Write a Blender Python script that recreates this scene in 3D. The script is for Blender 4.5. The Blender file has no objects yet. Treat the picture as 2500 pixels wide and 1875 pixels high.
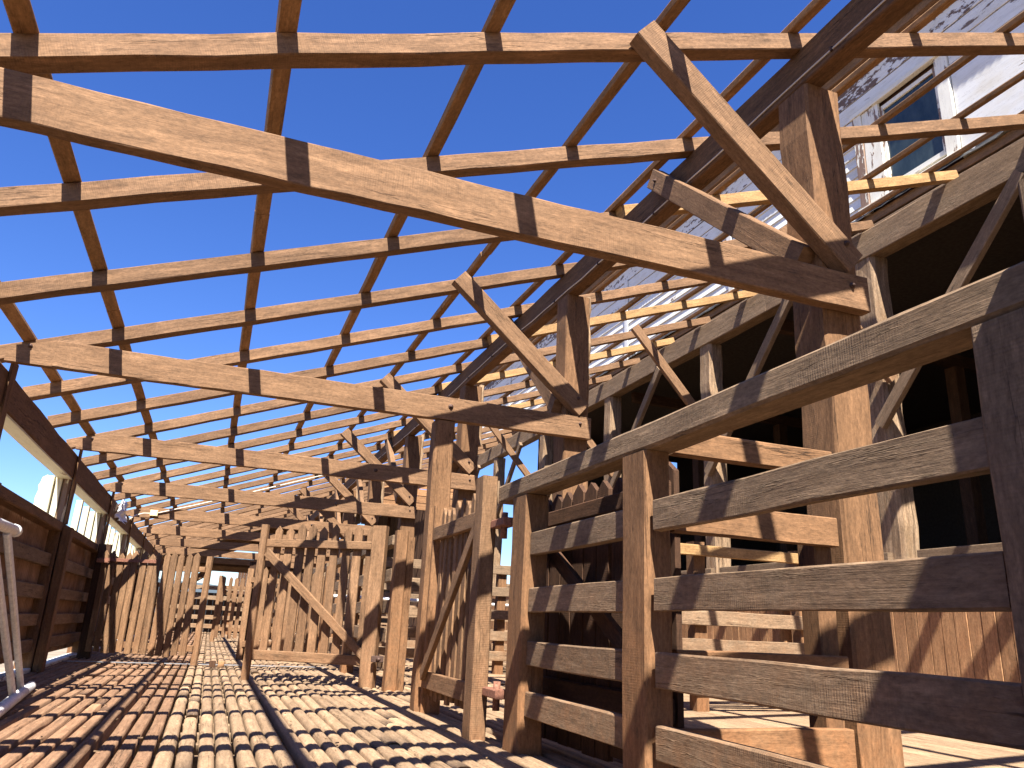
import bpy, math, random
from mathutils import Vector, Matrix
random.seed(11)
R = random.random
def U(a, b): return a + (b - a) * R()
scn = bpy.context.scene
COL = scn.collection
V = Vector

# ------------------------------------------------------------------ materials
def newmat(name):
    m = bpy.data.materials.new(name); m.use_nodes = True
    nt = m.node_tree; nt.nodes.clear()
    out = nt.nodes.new('ShaderNodeOutputMaterial'); b = nt.nodes.new('ShaderNodeBsdfPrincipled')
    nt.links.new(b.outputs[0], out.inputs[0])
    return m, nt, b
class NT:
    def __init__(s, nt): s.nt = nt
    def n(s, t, **k):
        x = s.nt.nodes.new(t)
        for a, v in k.items():
            if a == 'ins':
                for i, w in v.items(): x.inputs[i].default_value = w
            else: setattr(x, a, v)
        return x
    def l(s, a, b): s.nt.links.new(a, b)
    def mapr(s, val, a, b, c=0.0, d=1.0):
        m = s.n('ShaderNodeMapRange', ins={1: a, 2: b, 3: c, 4: d}); s.l(val, m.inputs[0]); return m.outputs[0]
    def math(s, op, a, b):
        m = s.n('ShaderNodeMath', operation=op)
        for i, v in enumerate((a, b)):
            if isinstance(v, (int, float)): m.inputs[i].default_value = v
            else: s.l(v, m.inputs[i])
        return m.outputs[0]
    def mix(s, fac, a, b, mode='MIX'):
        m = s.n('ShaderNodeMix', data_type='RGBA', blend_type=mode)
        for i, v in ((0, fac), (6, a), (7, b)):
            if isinstance(v, (int, float)): m.inputs[i].default_value = v
            elif isinstance(v, tuple): m.inputs[i].default_value = (*v, 1)
            else: s.l(v, m.inputs[i])
        return m.outputs[2]
    def noise(s, vec, scale, det=4, rough=.6):
        m = s.n('ShaderNodeTexNoise', ins={'Scale': scale, 'Detail': det, 'Roughness': rough}); s.l(vec, m.inputs['Vector']); return m.outputs[0]
    def mapp(s, vec, sc, loc=(0, 0, 0)):
        m = s.n('ShaderNodeMapping', ins={'Scale': sc, 'Location': loc}); s.l(vec, m.inputs['Vector']); return m.outputs[0]

WS = .47
def wood(name, c1, c2, c3, saw=.5, crack=.6, rough=.85, dust=0, dustc=(.42, .2, .1), bump=.55, blot=.5, streak=.55):
    """sawn timber: u runs along the grain in metres, v across it"""
    c1, c2, c3, dustc = [tuple(x * q for x, q in zip(c, (WS * 1.04, WS * .97, WS * .87))) for c in (c1, c2, c3, dustc)]
    m, nt, b = newmat(name); g = NT(nt)
    uv = g.n('ShaderNodeUVMap', uv_map='UVMap').outputs[0]
    tone = g.n('ShaderNodeAttribute', attribute_name='tone').outputs['Fac']
    geo = g.n('ShaderNodeNewGeometry').outputs['Position']
    grain = g.noise(g.mapp(uv, (1.3, 42, 1)), 1, 6, .65)
    fine = g.noise(g.mapp(uv, (9, 260, 1)), 1, 3, .6)
    blotch = g.noise(g.mapp(uv, (1.7, 5, 1), (5, 3, 0)), 1, 4, .6)
    med = g.noise(g.mapp(uv, (9, 22, 1), (2, 9, 0)), 1, 5, .7)
    col = g.mix(g.mapr(blotch, .3, .7), c1, c2)
    col = g.mix(g.math('MULTIPLY', g.mapr(grain, .48, .72), streak), col, c3)
    pale = g.noise(g.mapp(uv, (2.6, 14, 1), (11, 2, 0)), 1, 6, .72)
    col = g.mix(g.math('MULTIPLY', g.mapr(pale, .50, .72), .7), col, tuple(min(1, x * 1.55) for x in c1))
    # saw marks across the grain, patchy
    w = g.n('ShaderNodeTexWave', wave_type='BANDS', bands_direction='X', ins={'Scale': 1.0, 'Distortion': 3.0, 'Detail': 2.0, 'Detail Scale': .6})
    g.l(g.mapp(uv, (30, 11, 1)), w.inputs['Vector'])
    w2 = g.noise(g.mapp(uv, (170, 14, 1)), 1, 3, .6)
    patch = g.mapr(g.noise(g.mapp(uv, (1.1, 3, 1), (8, 1, 0)), 1, 2, .5), .44, .62)
    sawm = g.math('MULTIPLY', g.mapr(g.math('ADD', g.math('MULTIPLY', w.outputs[1], .22), g.math('MULTIPLY', w2, 1.05)), .5, .95), patch)
    sawm = g.math('MULTIPLY', sawm, saw)
    col = g.mix(g.math('MULTIPLY', sawm, .55), col, tuple(x * .45 for x in c1))
    # drying cracks along the grain
    ck = g.noise(g.mapp(uv, (.9, 16, 1), (1, 4, 0)), 1, 5, .55)
    ckd = g.math('ABSOLUTE', g.math('SUBTRACT', ck, .5), 0)
    ckm = g.mapr(ckd, .0, .014, 1, 0)
    ckm = g.math('MULTIPLY', ckm, g.mapr(g.noise(g.mapp(uv, (1.5, 6, 1), (7, 7, 0)), 1, 2, .5), .5, .6))
    ckm = g.math('MULTIPLY', ckm, crack)
    col = g.mix(ckm, col, tuple(x * .12 for x in c1))
    # knots and nail holes
    vo = g.n('ShaderNodeTexVoronoi', ins={'Scale': 1.0, 'Randomness': 1.0}); g.l(g.mapp(uv, (2.1, 6, 1)), vo.inputs['Vector'])
    kn = g.mapr(vo.outputs[0], .035, .11, 1, 0)
    vr = g.n('ShaderNodeSeparateColor'); g.l(vo.outputs[1], vr.inputs[0])
    kn = g.math('MULTIPLY', kn, g.math('GREATER_THAN', vr.outputs[0], .45))
    col = g.mix(g.math('MULTIPLY', kn, .75), col, tuple(x * .3 for x in c1))
    # grime mottling
    col = g.mix(g.math('MULTIPLY', g.mapr(med, .42, .75), blot), col, tuple(x * .55 for x in c1))
    if dust:
        dn = g.noise(g.mapp(geo, (1, 1, 1)), 9, 5, .7)
        sp = g.n('ShaderNodeSeparateXYZ'); g.l(geo, sp.inputs[0])
        hz = g.mapr(sp.outputs[2], 1.15, .1, 0, 1)
        col = g.mix(g.math('MULTIPLY', g.math('MULTIPLY', hz, g.mapr(dn, .35, .65)), dust), col, dustc)
    tm = g.n('ShaderNodeVectorMath', operation='SCALE'); g.l(col, tm.inputs[0])
    grit = g.math('ADD', g.math('MULTIPLY', g.noise(g.mapp(uv, (34, 75, 1), (3, 1, 0)), 1, 4, .75), .55), g.math('MULTIPLY', g.noise(g.mapp(uv, (5, 30, 1), (9, 9, 0)), 1, 5, .7), .45))
    g.l(g.math('MULTIPLY', g.mapr(tone, 0, 1, .68, 1.3), g.mapr(grit, .36, .64, .60, 1.38)), tm.inputs['Scale'])
    g.l(tm.outputs[0], b.inputs['Base Color'])
    b.inputs['Roughness'].default_value = rough
    b.inputs['Specular IOR Level'].default_value = .25
    hgt = g.math('ADD', g.math('MULTIPLY', grain, .5), g.math('MULTIPLY', fine, .25))
    hgt = g.math('SUBTRACT', hgt, g.math('MULTIPLY', sawm, .5))
    hgt = g.math('SUBTRACT', hgt, g.math('MULTIPLY', ckm, 1.2))
    hgt = g.math('ADD', hgt, g.math('MULTIPLY', med, .35)); hgt = g.math('ADD', hgt, g.math('MULTIPLY', grit, .5))
    bp = g.n('ShaderNodeBump', ins={'Strength': bump, 'Distance': .006}); g.l(hgt, bp.inputs['Height'])
    g.l(bp.outputs[0], b.inputs['Normal'])
    return m

M = {}
M['frame'] = wood('roof_hardwood', (.42, .255, .15), (.31, .18, .10), (.22, .12, .065), saw=.8, blot=.5)
M['post'] = wood('post_hardwood', (.38, .215, .115), (.30, .165, .085), (.20, .105, .05), saw=.28, crack=.9, dust=.75, dustc=(.46, .22, .10))
M['batten'] = wood('lighter_batten_timber', (.56, .34, .18), (.46, .27, .135), (.33, .18, .09), saw=.5, blot=.6)
M['pine'] = wood('new_pine', (.62, .40, .19), (.52, .32, .15), (.40, .22, .10), saw=.1, crack=.15, blot=.12, streak=.4)
M['rail'] = wood('weathered_rail', (.44, .32, .22), (.34, .235, .155), (.23, .145, .09), saw=.75, crack=.8, dust=.6, dustc=(.44, .23, .115), blot=.6)
M['picket'] = wood('weathered_picket', (.43, .265, .155), (.33, .19, .105), (.20, .115, .06), saw=.6, crack=.7, dust=.35)
M['darkwood'] = wood('dark_and_shaded_timber', (.16, .085, .05), (.12, .06, .035), (.08, .04, .025), saw=.4, crack=.5)  # dark timber; on the folded-back gate this colour also stands in for shade
M['slat'] = wood('worn_floor_slat', (.60, .43, .29), (.46, .32, .205), (.30, .185, .11), saw=.15, crack=.7, blot=.45, rough=.75)
M['redslat'] = wood('red_dusted_slat', (.50, .31, .20), (.40, .235, .145), (.27, .135, .075), saw=.15, crack=.7, blot=.5)
M['log'] = wood('rough_split_log', (.62, .46, .32), (.40, .25, .14), (.14, .07, .04), saw=.1, crack=1, blot=.8, bump=1.0, streak=.9)
M['board'] = wood('stained_wall_board', (.66, .38, .20), (.54, .28, .14), (.30, .13, .06), saw=.2, crack=.4, dust=.6, blot=.8, dustc=(.70, .44, .25))

def paint(name, base, under, cover, scale=(2.2, 9, 1), rough=.6, thr=.06):
    m, nt, b = newmat(name); g = NT(nt)
    uv = g.n('ShaderNodeUVMap', uv_map='UVMap').outputs[0]
    n1 = g.noise(g.mapp(uv, scale), 1, 7, .68)
    n2 = g.noise(g.mapp(uv, (.5, .9, 1), (3, 3, 0)), 1, 3, .5)
    s = g.math('ADD', g.math('MULTIPLY', n1, .55), g.math('MULTIPLY', n2, .45))
    f = g.mapr(s, cover, cover + .012)
    ur = g.mix(g.noise(g.mapp(uv, (2, 50, 1)), 1, 4, .6), tuple(x * .6 for x in under), under)
    gr = g.noise(g.mapp(uv, (3, 30, 1)), 1, 5, .7)
    pb = g.mix(g.mapr(gr, .5, .8), base, tuple(x * .78 for x in base))
    pb = g.mix(g.mapr(g.noise(g.mapp(uv, (1.5, 3, 1), (1, 8, 0)), 1, 4, .6), .5, .8), pb, (base[0] * .85, base[1] * .78, base[2] * .64))
    ck = g.mapr(g.math('ABSOLUTE', g.math('SUBTRACT', g.noise(g.mapp(uv, (2, 22, 1), (6, 2, 0)), 1, 5, .6), .5), 0), 0, .006, 1, 0)
    pb = g.mix(g.math('MULTIPLY', ck, .5), pb, tuple(x * .5 for x in under))
    col = g.mix(f, pb, ur)
    g.l(col, b.inputs['Base Color']); b.inputs['Roughness'].default_value = rough
    bp = g.n('ShaderNodeBump', ins={'Strength': .6, 'Distance': .004})
    g.l(g.math('SUBTRACT', g.math('MULTIPLY', gr, .3), f), bp.inputs['Height']); g.l(bp.outputs[0], b.inputs['Normal'])
    return m
M['mostlybare'] = paint('nearly_bare_painted_timber', (.6, .55, .42), (.20, .115, .065), .46)
M['white'] = paint('white_paint', (.66, .66, .64), (.20, .14, .10), .60)
M['peel'] = paint('peeling_white_paint', (.68, .66, .58), (.24, .15, .10), .535)
M['flake'] = paint('badly_flaked_white_paint', (.66, .66, .64), (.16, .10, .07), .535, scale=(6, 13, 1))
M['cream'] = paint('cream_paint', (.60, .57, .42), (.3, .2, .12), .62)

def simple(name, col, rough=.6, metal=0, nscale=20, var=.3, bump=.2):
    m, nt, b = newmat(name); g = NT(nt)
    geo = g.n('ShaderNodeNewGeometry').outputs['Position']
    n = g.noise(geo, nscale, 5, .65)
    g.l(g.mix(g.mapr(n, .35, .7), col, tuple(x * (1 - var) for x in col)), b.inputs['Base Color'])
    g.l(g.mapr(n, .3, .7, rough * .85, min(1, rough * 1.15)), b.inputs['Roughness'])
    b.inputs['Metallic'].default_value = metal
    bp = g.n('ShaderNodeBump', ins={'Strength': bump, 'Distance': .004}); g.l(n, bp.inputs['Height']); g.l(bp.outputs[0], b.inputs['Normal'])
    return m
M['dark'] = simple('shade_dark_lining', (.035, .024, .018), .9)  # near-black colour paints in the darkness of the enclosed ground floor
M['rust'] = simple('rusty_iron', (.30, .13, .08), .8, .3, 60, .6)
M['iron'] = simple('dark_bolt_iron', (.10, .055, .04), .7, .4, 80, .5)
M['alu'] = simple('weathered_aluminium', (.78, .76, .73), .5, .0, 30, .3)
M['sheetiron'] = simple('galvanised_roof_iron', (.30, .26, .22), .55, .5, 6, .5)
M['rustiron'] = simple('brown_wall_iron', (.26, .14, .08), .8, .1, 5, .5)
M['cable'] = simple('pale_cable_sheath', (.62, .55, .46), .5, 0, 30, .2)
M['plastic'] = simple('torn_white_plastic', (.75, .75, .76), .35, 0, 30, .15)
M['boxpl'] = simple('yellowed_plastic', (.80, .66, .36), .5, 0, 30, .2)
M['grey'] = simple('grey_steel', (.33, .34, .36), .5, .3, 10, .3)
M['ground'] = simple('dry_ground', (.28, .22, .15), .95, 0, 1.2, .5, .5)
M['hill'] = simple('hazy_wooded_hill', (.055, .075, .085), .95, 0, .03, .35, 0)
M['roofdark'] = simple('black_bitumen_flashing', (.03, .03, .03), .6, 0, 40, .5, .8)

m, nt, b = newmat('dusty_window_glass'); g = NT(nt)
geo = g.n('ShaderNodeNewGeometry').outputs['Position']
n = g.noise(g.mapp(geo, (1, 1.5, .7)), 2.5, 6, .65)
g.l(g.mix(g.mapr(n, .35, .75), (.012, .022, .028), (.05, .068, .07)), b.inputs['Base Color'])
b.inputs['Roughness'].default_value = .12; b.inputs['Specular IOR Level'].default_value = .5
M['glass'] = m

# ------------------------------------------------------------------ mesh builder
class MB:
    def __init__(s): s.v = []; s.f = []; s.uv = []; s.t = []; s.mi = []; s.sm = []
    def add(s, verts, faces, uvs, tone, mi=0, smooth=False):
        o = len(s.v); s.v += [tuple(v) for v in verts]; s.t += [tone] * len(verts)
        for f, u in zip(faces, uvs): s.f.append([i + o for i in f]); s.uv.append(u); s.mi.append(mi); s.sm.append(smooth)
    def beam(s, p0, p1, w, h, up=(0, 0, 1), ch=None, jit=.002, seg=.4, tone=None, mi=0, taper=1.0, wany=0, smooth=False):
        p0, p1 = V(p0), V(p1); a = p1 - p0; L = a.length; a.normalize()
        up = V(up)
        if abs(a.dot(up.normalized())) > .98: up = V((0, 1, 0))
        sd = a.cross(up).normalized(); u2 = sd.cross(a).normalized()
        if ch is None: ch = min(.006, w * .12, h * .12)
        x, y = w / 2, h / 2
        prof = [(-x + ch, -y), (x - ch, -y), (x, -y + ch), (x, y - ch), (x - ch, y), (-x + ch, y), (-x, y - ch), (-x, -y + ch)]
        per = [0]
        for i in range(8):
            q, r = prof[i], prof[(i + 1) % 8]; per.append(per[-1] + math.hypot(q[0] - r[0], q[1] - r[1]))
        n = max(1, int(L / seg)); ou, ov = U(0, 50), U(0, 50)
        if tone is None: tone = U(.2, .8)
        vs = []; dx = dy = 0
        for k in range(n + 1):
            t = k / n; c = p0 + a * (L * t); sc = 1 + (taper - 1) * t
            if 0 < k < n: dx, dy = U(-jit, jit), U(-jit, jit)
            else: dx = dy = 0
            for (qx, qy) in prof:
                e = wany * U(-1, 0) if wany else 0
                jx = U(-jit, jit) * .6; jy = U(-jit, jit) * .6
                vs.append(c + sd * ((qx * (1 + e / w) if wany else qx) * sc + dx + jx) + u2 * ((qy * (1 + e / h) if wany else qy) * sc + dy + jy))
        fs = []; us = []
        for k in range(n):
            u0, u1 = ou + L * k / n, ou + L * (k + 1) / n
            for i in range(8):
                j = (i + 1) % 8
                fs.append([k * 8 + i, k * 8 + j, (k + 1) * 8 + j, (k + 1) * 8 + i])
                us.append([(u0, ov + per[i]), (u0, ov + per[i + 1]), (u1, ov + per[i + 1]), (u1, ov + per[i])])
        fs.append(list(range(7, -1, -1))); us.append([(ou + prof[i][0] * .3, ov + prof[i][1]) for i in range(7, -1, -1)])
        fs.append([n * 8 + i for i in range(8)]); us.append([(ou + prof[i][0] * .3, ov + prof[i][1]) for i in range(8)])
        s.add(vs, fs, us, tone, mi, smooth); return s
    def box(s, lo, hi, grain=2, **k):
        """axis-aligned timber, grain along axis number `grain`"""
        lo, hi = V(lo), V(hi); c = (lo + hi) / 2; d = hi - lo
        p0 = c.copy(); p1 = c.copy(); p0[grain] = lo[grain]; p1[grain] = hi[grain]
        if grain == 2: return s.beam(p0, p1, d[0], d[1], up=(0, 1, 0), **k)
        if grain == 1: return s.beam(p0, p1, d[0], d[2], **k)
        return s.beam(p0, p1, d[1], d[2], **k)
    def prism(s, out, org, ex, ey, ez, th, tone=None, mi=0):
        """outline (x across, y along grain) extruded by th along ez"""
        org, ex, ey, ez = V(org), V(ex), V(ey), V(ez)
        n = len(out); ou, ov = U(0, 50), U(0, 50)
        if tone is None: tone = U(.2, .8)
        a = [org + ex * x + ey * y for x, y in out]; bb = [p + ez * th for p in a]
        uvp = [(ou + y, ov + x) for x, y in out]
        fs = [list(range(n)), list(range(2 * n - 1, n - 1, -1))]; us = [uvp, uvp[::-1]]
        flip = ex.cross(ey).dot(ez) > 0
        for i in range(n):
            j = (i + 1) % n; fs.append([i, i + n, j + n, j])
            us.append([uvp[i], (uvp[i][0], uvp[i][1] + th), (uvp[j][0], uvp[j][1] + th), uvp[j]])
        if flip: fs = [f[::-1] for f in fs]; us = [u[::-1] for u in us]
        s.add(a + bb, fs, us, tone, mi); return s
    def tube(s, pts, r, n=8, tone=.5, mi=0):
        pts = [V(p) for p in pts]; vs = []; L = 0; Ls = []
        for i, p in enumerate(pts):
            a = (pts[min(i + 1, len(pts) - 1)] - pts[max(i - 1, 0)]).normalized()
            up = V((0, 0, 1)) if abs(a.z) < .95 else V((0, 1, 0)); sd = a.cross(up).normalized(); u2 = sd.cross(a)
            if i: L += (p - pts[i - 1]).length
            Ls.append(L)
            for k in range(n): t = 2 * math.pi * k / n; vs.append(p + sd * (r * math.cos(t)) + u2 * (r * math.sin(t)))
        fs = []; us = []
        for i in range(len(pts) - 1):
            for k in range(n):
                j = (k + 1) % n; fs.append([i * n + k, i * n + j, (i + 1) * n + j, (i + 1) * n + k])
                us.append([(Ls[i], k * .02), (Ls[i], k * .02 + .02), (Ls[i + 1], k * .02 + .02), (Ls[i + 1], k * .02)])
        fs.append(list(range(n - 1, -1, -1))); us.append([(0, 0)] * n)
        e = (len(pts) - 1) * n; fs.append([e + k for k in range(n)]); us.append([(0, 0)] * n)
        s.add(vs, fs, us, tone, mi, True); return s
    def quad(s, a, b_, c, d, tone=.5, mi=0):
        a, b_, c, d = map(V, (a, b_, c, d)); w = (b_ - a).length; h = (d - a).length
        s.add([a, b_, c, d], [[0, 1, 2, 3]], [[(0, 0), (w, 0), (w, h), (0, h)]], tone, mi); return s
    def build(s, name, mats, parent=None):
        if not isinstance(mats, (list, tuple)): mats = [mats]
        me = bpy.data.meshes.new(name)
        off = V(parent_origin(parent)) if parent else V((0, 0, 0))
        me.from_pydata([tuple(V(v) - off) for v in s.v], [], s.f)
        uvl = me.uv_layers.new(name='UVMap')
        flat = []
        for u in s.uv:
            for q in u: flat += [q[0], q[1]]
        uvl.data.foreach_set('uv', flat)
        at = me.attributes.new('tone', 'FLOAT', 'POINT'); at.data.foreach_set('value', s.t)
        for mm in mats: me.materials.append(mm)
        me.polygons.foreach_set('material_index', s.mi); me.polygons.foreach_set('use_smooth', s.sm)
        me.update()
        o = bpy.data.objects.new(name, me); COL.objects.link(o)
        if parent: o.parent = parent
        return o
def parent_origin(p):
    x, y, z = 0, 0, 0
    while p is not None: x += p.location.x; y += p.location.y; z += p.location.z; p = p.parent
    return (x, y, z)
def thing(name, label, cat, loc=(0, 0, 0), group=None):
    o = bpy.data.objects.new(name, None); COL.objects.link(o); o.location = loc; o.empty_display_size = .2
    o['label'] = label; o['category'] = cat
    if group: o['group'] = group
    return o
def tag(o, label, cat, group=None):
    o['label'] = label; o['category'] = cat
    if group: o['group'] = group
    return o
def struct(o, kind='structure'): o['kind'] = kind; return o

# ------------------------------------------------------------------ key dimensions (metres)
BAY = 3.29; T0 = 2.85
def ty(i): return T0 + BAY * (i - 1)          # front face of tie beam i
RY0 = 2.934; RS = 1.127
def roofz(x): return 2.964 + .362 * x         # underside of the rafters
XA = 2.78; XC = 6.70; XU = 7.0
YC0, YC1 = 28.2, 62.0                         # covered far end

# ------------------------------------------------------------------ ground, hills
g_ = MB()
g_.quad((-2500, -2500, -1.1), (2500, -2500, -1.1), (2500, 2500, -1.1), (-2500, 2500, -1.1))
struct(g_.build('ground', M['ground']))
h_ = MB(); pts = []
K = 90
for i in range(K + 1):
    a = math.radians(-75 + 140 * i / K)
    hh = 27 + 3 * math.sin(i * .31) + 2 * math.sin(i * .83 + 1) + U(-.8, .8)
    pts.append((math.sin(a), math.cos(a), hh))
for i in range(K):
    (a0, b0, h0), (a1, b1, h1) = pts[i], pts[i + 1]
    h_.quad((a0 * 700, b0 * 700, -3), (a1 * 700, b1 * 700, -3), (a1 * 900, b1 * 900, h1), (a0 * 900, b0 * 900, h0))
    h_.quad((a0 * 900, b0 * 900, h0), (a1 * 900, b1 * 900, h1), (a1 * 1200, b1 * 1200, h1 * .6), (a0 * 1200, b0 * 1200, h0 * .6))
struct(h_.build('hills', M['hill']))

# ------------------------------------------------------------------ floor
def slat(mb, x, w, y0, y1, top, rnd, tone):
    """one floor slat with a worn, rounded top"""
    n = 9; n2 = max(2, int((y1 - y0) / .45)); d = .05; ou, ov = U(0, 80), U(0, 80)
    prof = []
    for k in range(n):
        t = k / (n - 1) * 2 - 1
        prof.append((t * w / 2, -rnd * abs(t) ** (4.5 if not isinstance(w, int) else 2)))
    prof = [(-w / 2, -d)] + prof + [(w / 2, -d)]
    m_ = len(prof); vs = []; fs = []; us = []
    for k in range(n2 + 1):
        y = y0 + (y1 - y0) * k / n2; dx, dz = U(-.003, .003), U(-.003, .003)
        for (px, pz) in prof: vs.append((x + px * U(.97, 1.0) + dx, y, top + pz + dz + U(-.0015, .0015)))
    for k in range(n2):
        ya, yb = ou + (y1 - y0) * k / n2, ou + (y1 - y0) * (k + 1) / n2
        for i in range(m_ - 1):
            fs.append([k * m_ + i, k * m_ + i + 1, (k + 1) * m_ + i + 1, (k + 1) * m_ + i])
            us.append([(ya, ov + i * .012), (ya, ov + i * .012 + .012), (yb, ov + i * .012 + .012), (yb, ov + i * .012)])
    fs.append(list(range(m_))); us.append([(0, 0)] * m_)
    fs.append([n2 * m_ + i for i in range(m_ - 1, -1, -1)]); us.append([(0, 0)] * m_)
    mb.add(vs, fs, us, tone, 0, True)
fl = MB(); flr = MB(); fl2 = MB()
x = -1.66
while x < 3.35:
    left = x < -.12
    w = U(.061, .069) if left else U(.073, .083)
    pit = .092 if left else .0875
    joints = sorted([-5, 30.2, 11.35 + U(-.01, .01)] + ([U(2, 9)] if not left else []) + [U(14, 18), U(20, 26)] + ([U(3, 6)] if -.12 <= x < .25 and R() < .8 else []) + ([U(5, 11)] if R() < .6 else []))
    for a, c in zip(joints[:-1], joints[1:]):
        if c - a < .3: continue
        rn = U(.001, .005) if left else U(.010, .020)
        tn = U(.25, .75)
        slat(flr if left else fl, x + U(-.004, .004), w * U(.95, 1.02), a + .006, c - .006, U(-.005, .006) + (U(-.004, .01) if not left else 0), rn, tn)
    x += pit + (U(0, .008) if -.12 < x < .3 else 0)
for k in range(24):          # boards beyond the inner pens
    xx = 3.42 + k * .142
    fl2.box((xx, -5, -.04), (xx + .137, 12 + U(-2, 2), 0), 1, tone=U(.3, .8), seg=1.5, jit=.001)
    fl2.box((xx, 14.1, -.04), (xx + .137, 30, 0), 1, tone=U(.3, .8), seg=2, jit=.001)
for k in range(82):          # joists under the slats
    yy = -4.8 + k * .43
    fl2.box((-1.7, yy, -.15), (6.8, yy + .06, -.062), 0, tone=U(.1, .4), seg=3, jit=.001)
slat(flr, -.455, .055, 3.0, 11.2, .034, .006, .2)
f0 = struct(fl.build('floor', M['slat']))
f1 = struct(flr.build('floor', M['redslat']))
f2 = struct(fl2.build('floor', M['slat']))
st = MB(); st.box((-1.6, 11.33, .006), (1.6, 11.37, .014), 0, seg=2)
tag(st.build('threshold_strip', M['grey']), 'thin grey metal strip across the floor under the left picket gate', 'metal strip')
for bi, (bx, by) in enumerate(((.10, 10.75), (.2, 10.7))):
    bb = MB(); bb.box((bx, by, .012), (bx + .075, by + .09, .085), 2, seg=.1)
    tag(bb.build('timber_block', M['darkwood' if bi == 0 else 'board']),
        ('dark' if bi == 0 else 'reddish') + ' small timber block on the slats beside the left picket gate', 'block')

# ------------------------------------------------------------------ the open shed frame
shed = thing('open_shed_frame', 'bare brown timber roof frame open to the sky above the slatted floor', 'shed')
for k in range(-6, 23):
    y = RY0 + RS * k; rm = MB(); sk = U(-.006, .006)
    x0, x1 = -1.76, 6.86
    xm = x1 if k not in (2, 5, 7, 10) else XA + .13
    rm.beam((x0, y + .052, roofz(x0) + .057 + sk), (xm, y + .052 + U(-.01, .01), roofz(xm) + .057), .105, .108, jit=.0032, seg=.3, ch=.005, tone=U(.3, .8))
    if xm < x1:
        rp = MB(); rp.beam((XA - .02, y + .052 - .107, roofz(XA) + .05), (x1, y + .052 - .05, roofz(x1) + .057), .1, .105, jit=.003, seg=.45, ch=.004, tone=U(.4, .8))
        rp.build('rafter', M['pine'], shed)
    rm.build('rafter', M['frame'], shed)
for xb in (-1.55, -.98, -.05, .88, 1.81, 2.72, 3.71, 4.61, 5.58, 6.45):
    bm_ = MB(); y = -5.0
    while y < 30:
        y2 = min(y + U(4.2, 6.5), 30); z = roofz(xb) + .118
        bm_.beam((xb, y + .003, z + .02), (xb + U(-.01, .01), y2 - .003, z + .02), .085, .04, up=(-.34, 0, .94), jit=.003, seg=.7, tone=U(.3, .9))
        y = y2
    bm_.build('batten', M['batten'], shed)
vs = []; k = 0; y = -1.9  # unseen sheet behind the camera, read from its shadow, cut short for sky fill
while y < -.40:
    dz = .012 * math.sin(2 * math.pi * y / .15)
    vs += [(-2.1, y, roofz(-2.1) + .175 + dz), (6.9, y, roofz(6.9) + .175 + dz)]; y += .025; k += 1
s_ = MB(); s_.add(vs, [[2 * i, 2 * i + 1, 2 * i + 3, 2 * i + 2] for i in range(k - 1)], [[(0, 0)] * 4] * (k - 1), .5, 0, True); s_.build('roof_sheet', M['sheetiron'], shed)
def bolt(par, p, d, r=.009):
    p = V(p); d = V(d).normalized(); mb = MB(); mb.tube([p, p + d * .006], r * 1.7, 14); mb.tube([p + d * .005, p + d * .018], r, 6); return mb.build('bolt', M['iron'], par)
for i in range(0, 11):
    y = ty(i)
    if y > 30 and i < 10: continue
    zt = 2.30 if i < 10 else 2.2
    if i == 9: y = 29.2
    t_ = MB()
    xl = -1.62
    out = [(xl, zt + .02), (xl + .02, zt), (3.01, zt), (3.01, zt + .2), (xl + .35, zt + .2), (xl, zt + .12)]
    # sawn face with slight waviness: build as a beam, clipped top corner at its left end
    t_.beam((xl + .3, y + .035, zt + .1), (3.01, y + .035, zt + .1), .07, .2, jit=.003, seg=.16, ch=.005, tone=U(.5, .8))
    t_.prism([(zt, xl), (zt + .2 - .09, xl), (zt + .2, xl + .3), (zt, xl + .3)], (0, y, 0), (0, 0, 1), (1, 0, 0), (0, 1, 0), .07, tone=t_.t[0])
    to = t_.build('tie_beam', M['frame'], shed)
    if i < 8:
        bolt(to, (2.90, y, zt + .13), (0, -1, 0)); bolt(to, (-1.48, y, zt + .13), (0, -1, 0)); 
        if i > 1: bolt(to, (1.68, y, zt + .12), (0, -1, 0), .013)
    # main post
    p = MB(); py = y + .08
    if i < 9:
        p.box((XA, py, -.05), (XA + .25, py + .25, 3.727), 2, jit=.006, seg=.3, ch=.012, tone=U(.35, .6), wany=.012)
        p.build('post', M['post'], shed)
        pk = MB(); pk.box((XA + .252, py + .13, 2.95), (XA + .33, py + .22, 3.80), 2, jit=.012, seg=.12, ch=.02, tone=.7, wany=.02); pk.build('packing_piece', M['log'], shed)
        # knee brace in the plane of the tie
        b1 = MB(); a0 = V((1.70, y + .03, 3.62)); a1 = V((2.93, y + .03, 2.56))
        b1.beam(a0 + (a0 - a1) * .02, a1, .095, .155, jit=.001, seg=.3, tone=U(.5, .8)); bo = b1.build('knee_brace', M['frame'], shed)
        bolt(bo, (2.87, y - .018, 2.66), (0, -1, 0))
        # brace along the eaves plate
        b2 = MB(); b2.beam((XA - .05, y + .14, 2.60), (XA - .05, y + 1.66, 3.98), .09, .15, jit=.002, seg=.3); bo = b2.build('knee_brace', M['frame'], shed)
        bolt(bo, (XA - .096, y + 1.58, 3.91), (-1, 0, 0))
# upper plate on the main posts
pl = MB(); y = -5
while y < 29.4:
    y2 = min(y + BAY * 2, 29.5); pl.box((XA, y, 3.73), (XA + .125, y2 - .004, 3.975), 1, jit=.004, seg=.5, ch=.008, tone=U(.15, .4)); y = y2
pl.build('plate', M['post'], shed)
# plate over the wall posts of the big shed
pc = MB(); y = -5
while y < 23:
    y2 = min(y + BAY * 2, 23.2); pc.box((XC - .01, y, 5.02), (XC + .2, y2 - .004, 5.36), 1, jit=.005, seg=.5, ch=.01, tone=U(.45, .7)); y = y2
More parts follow.
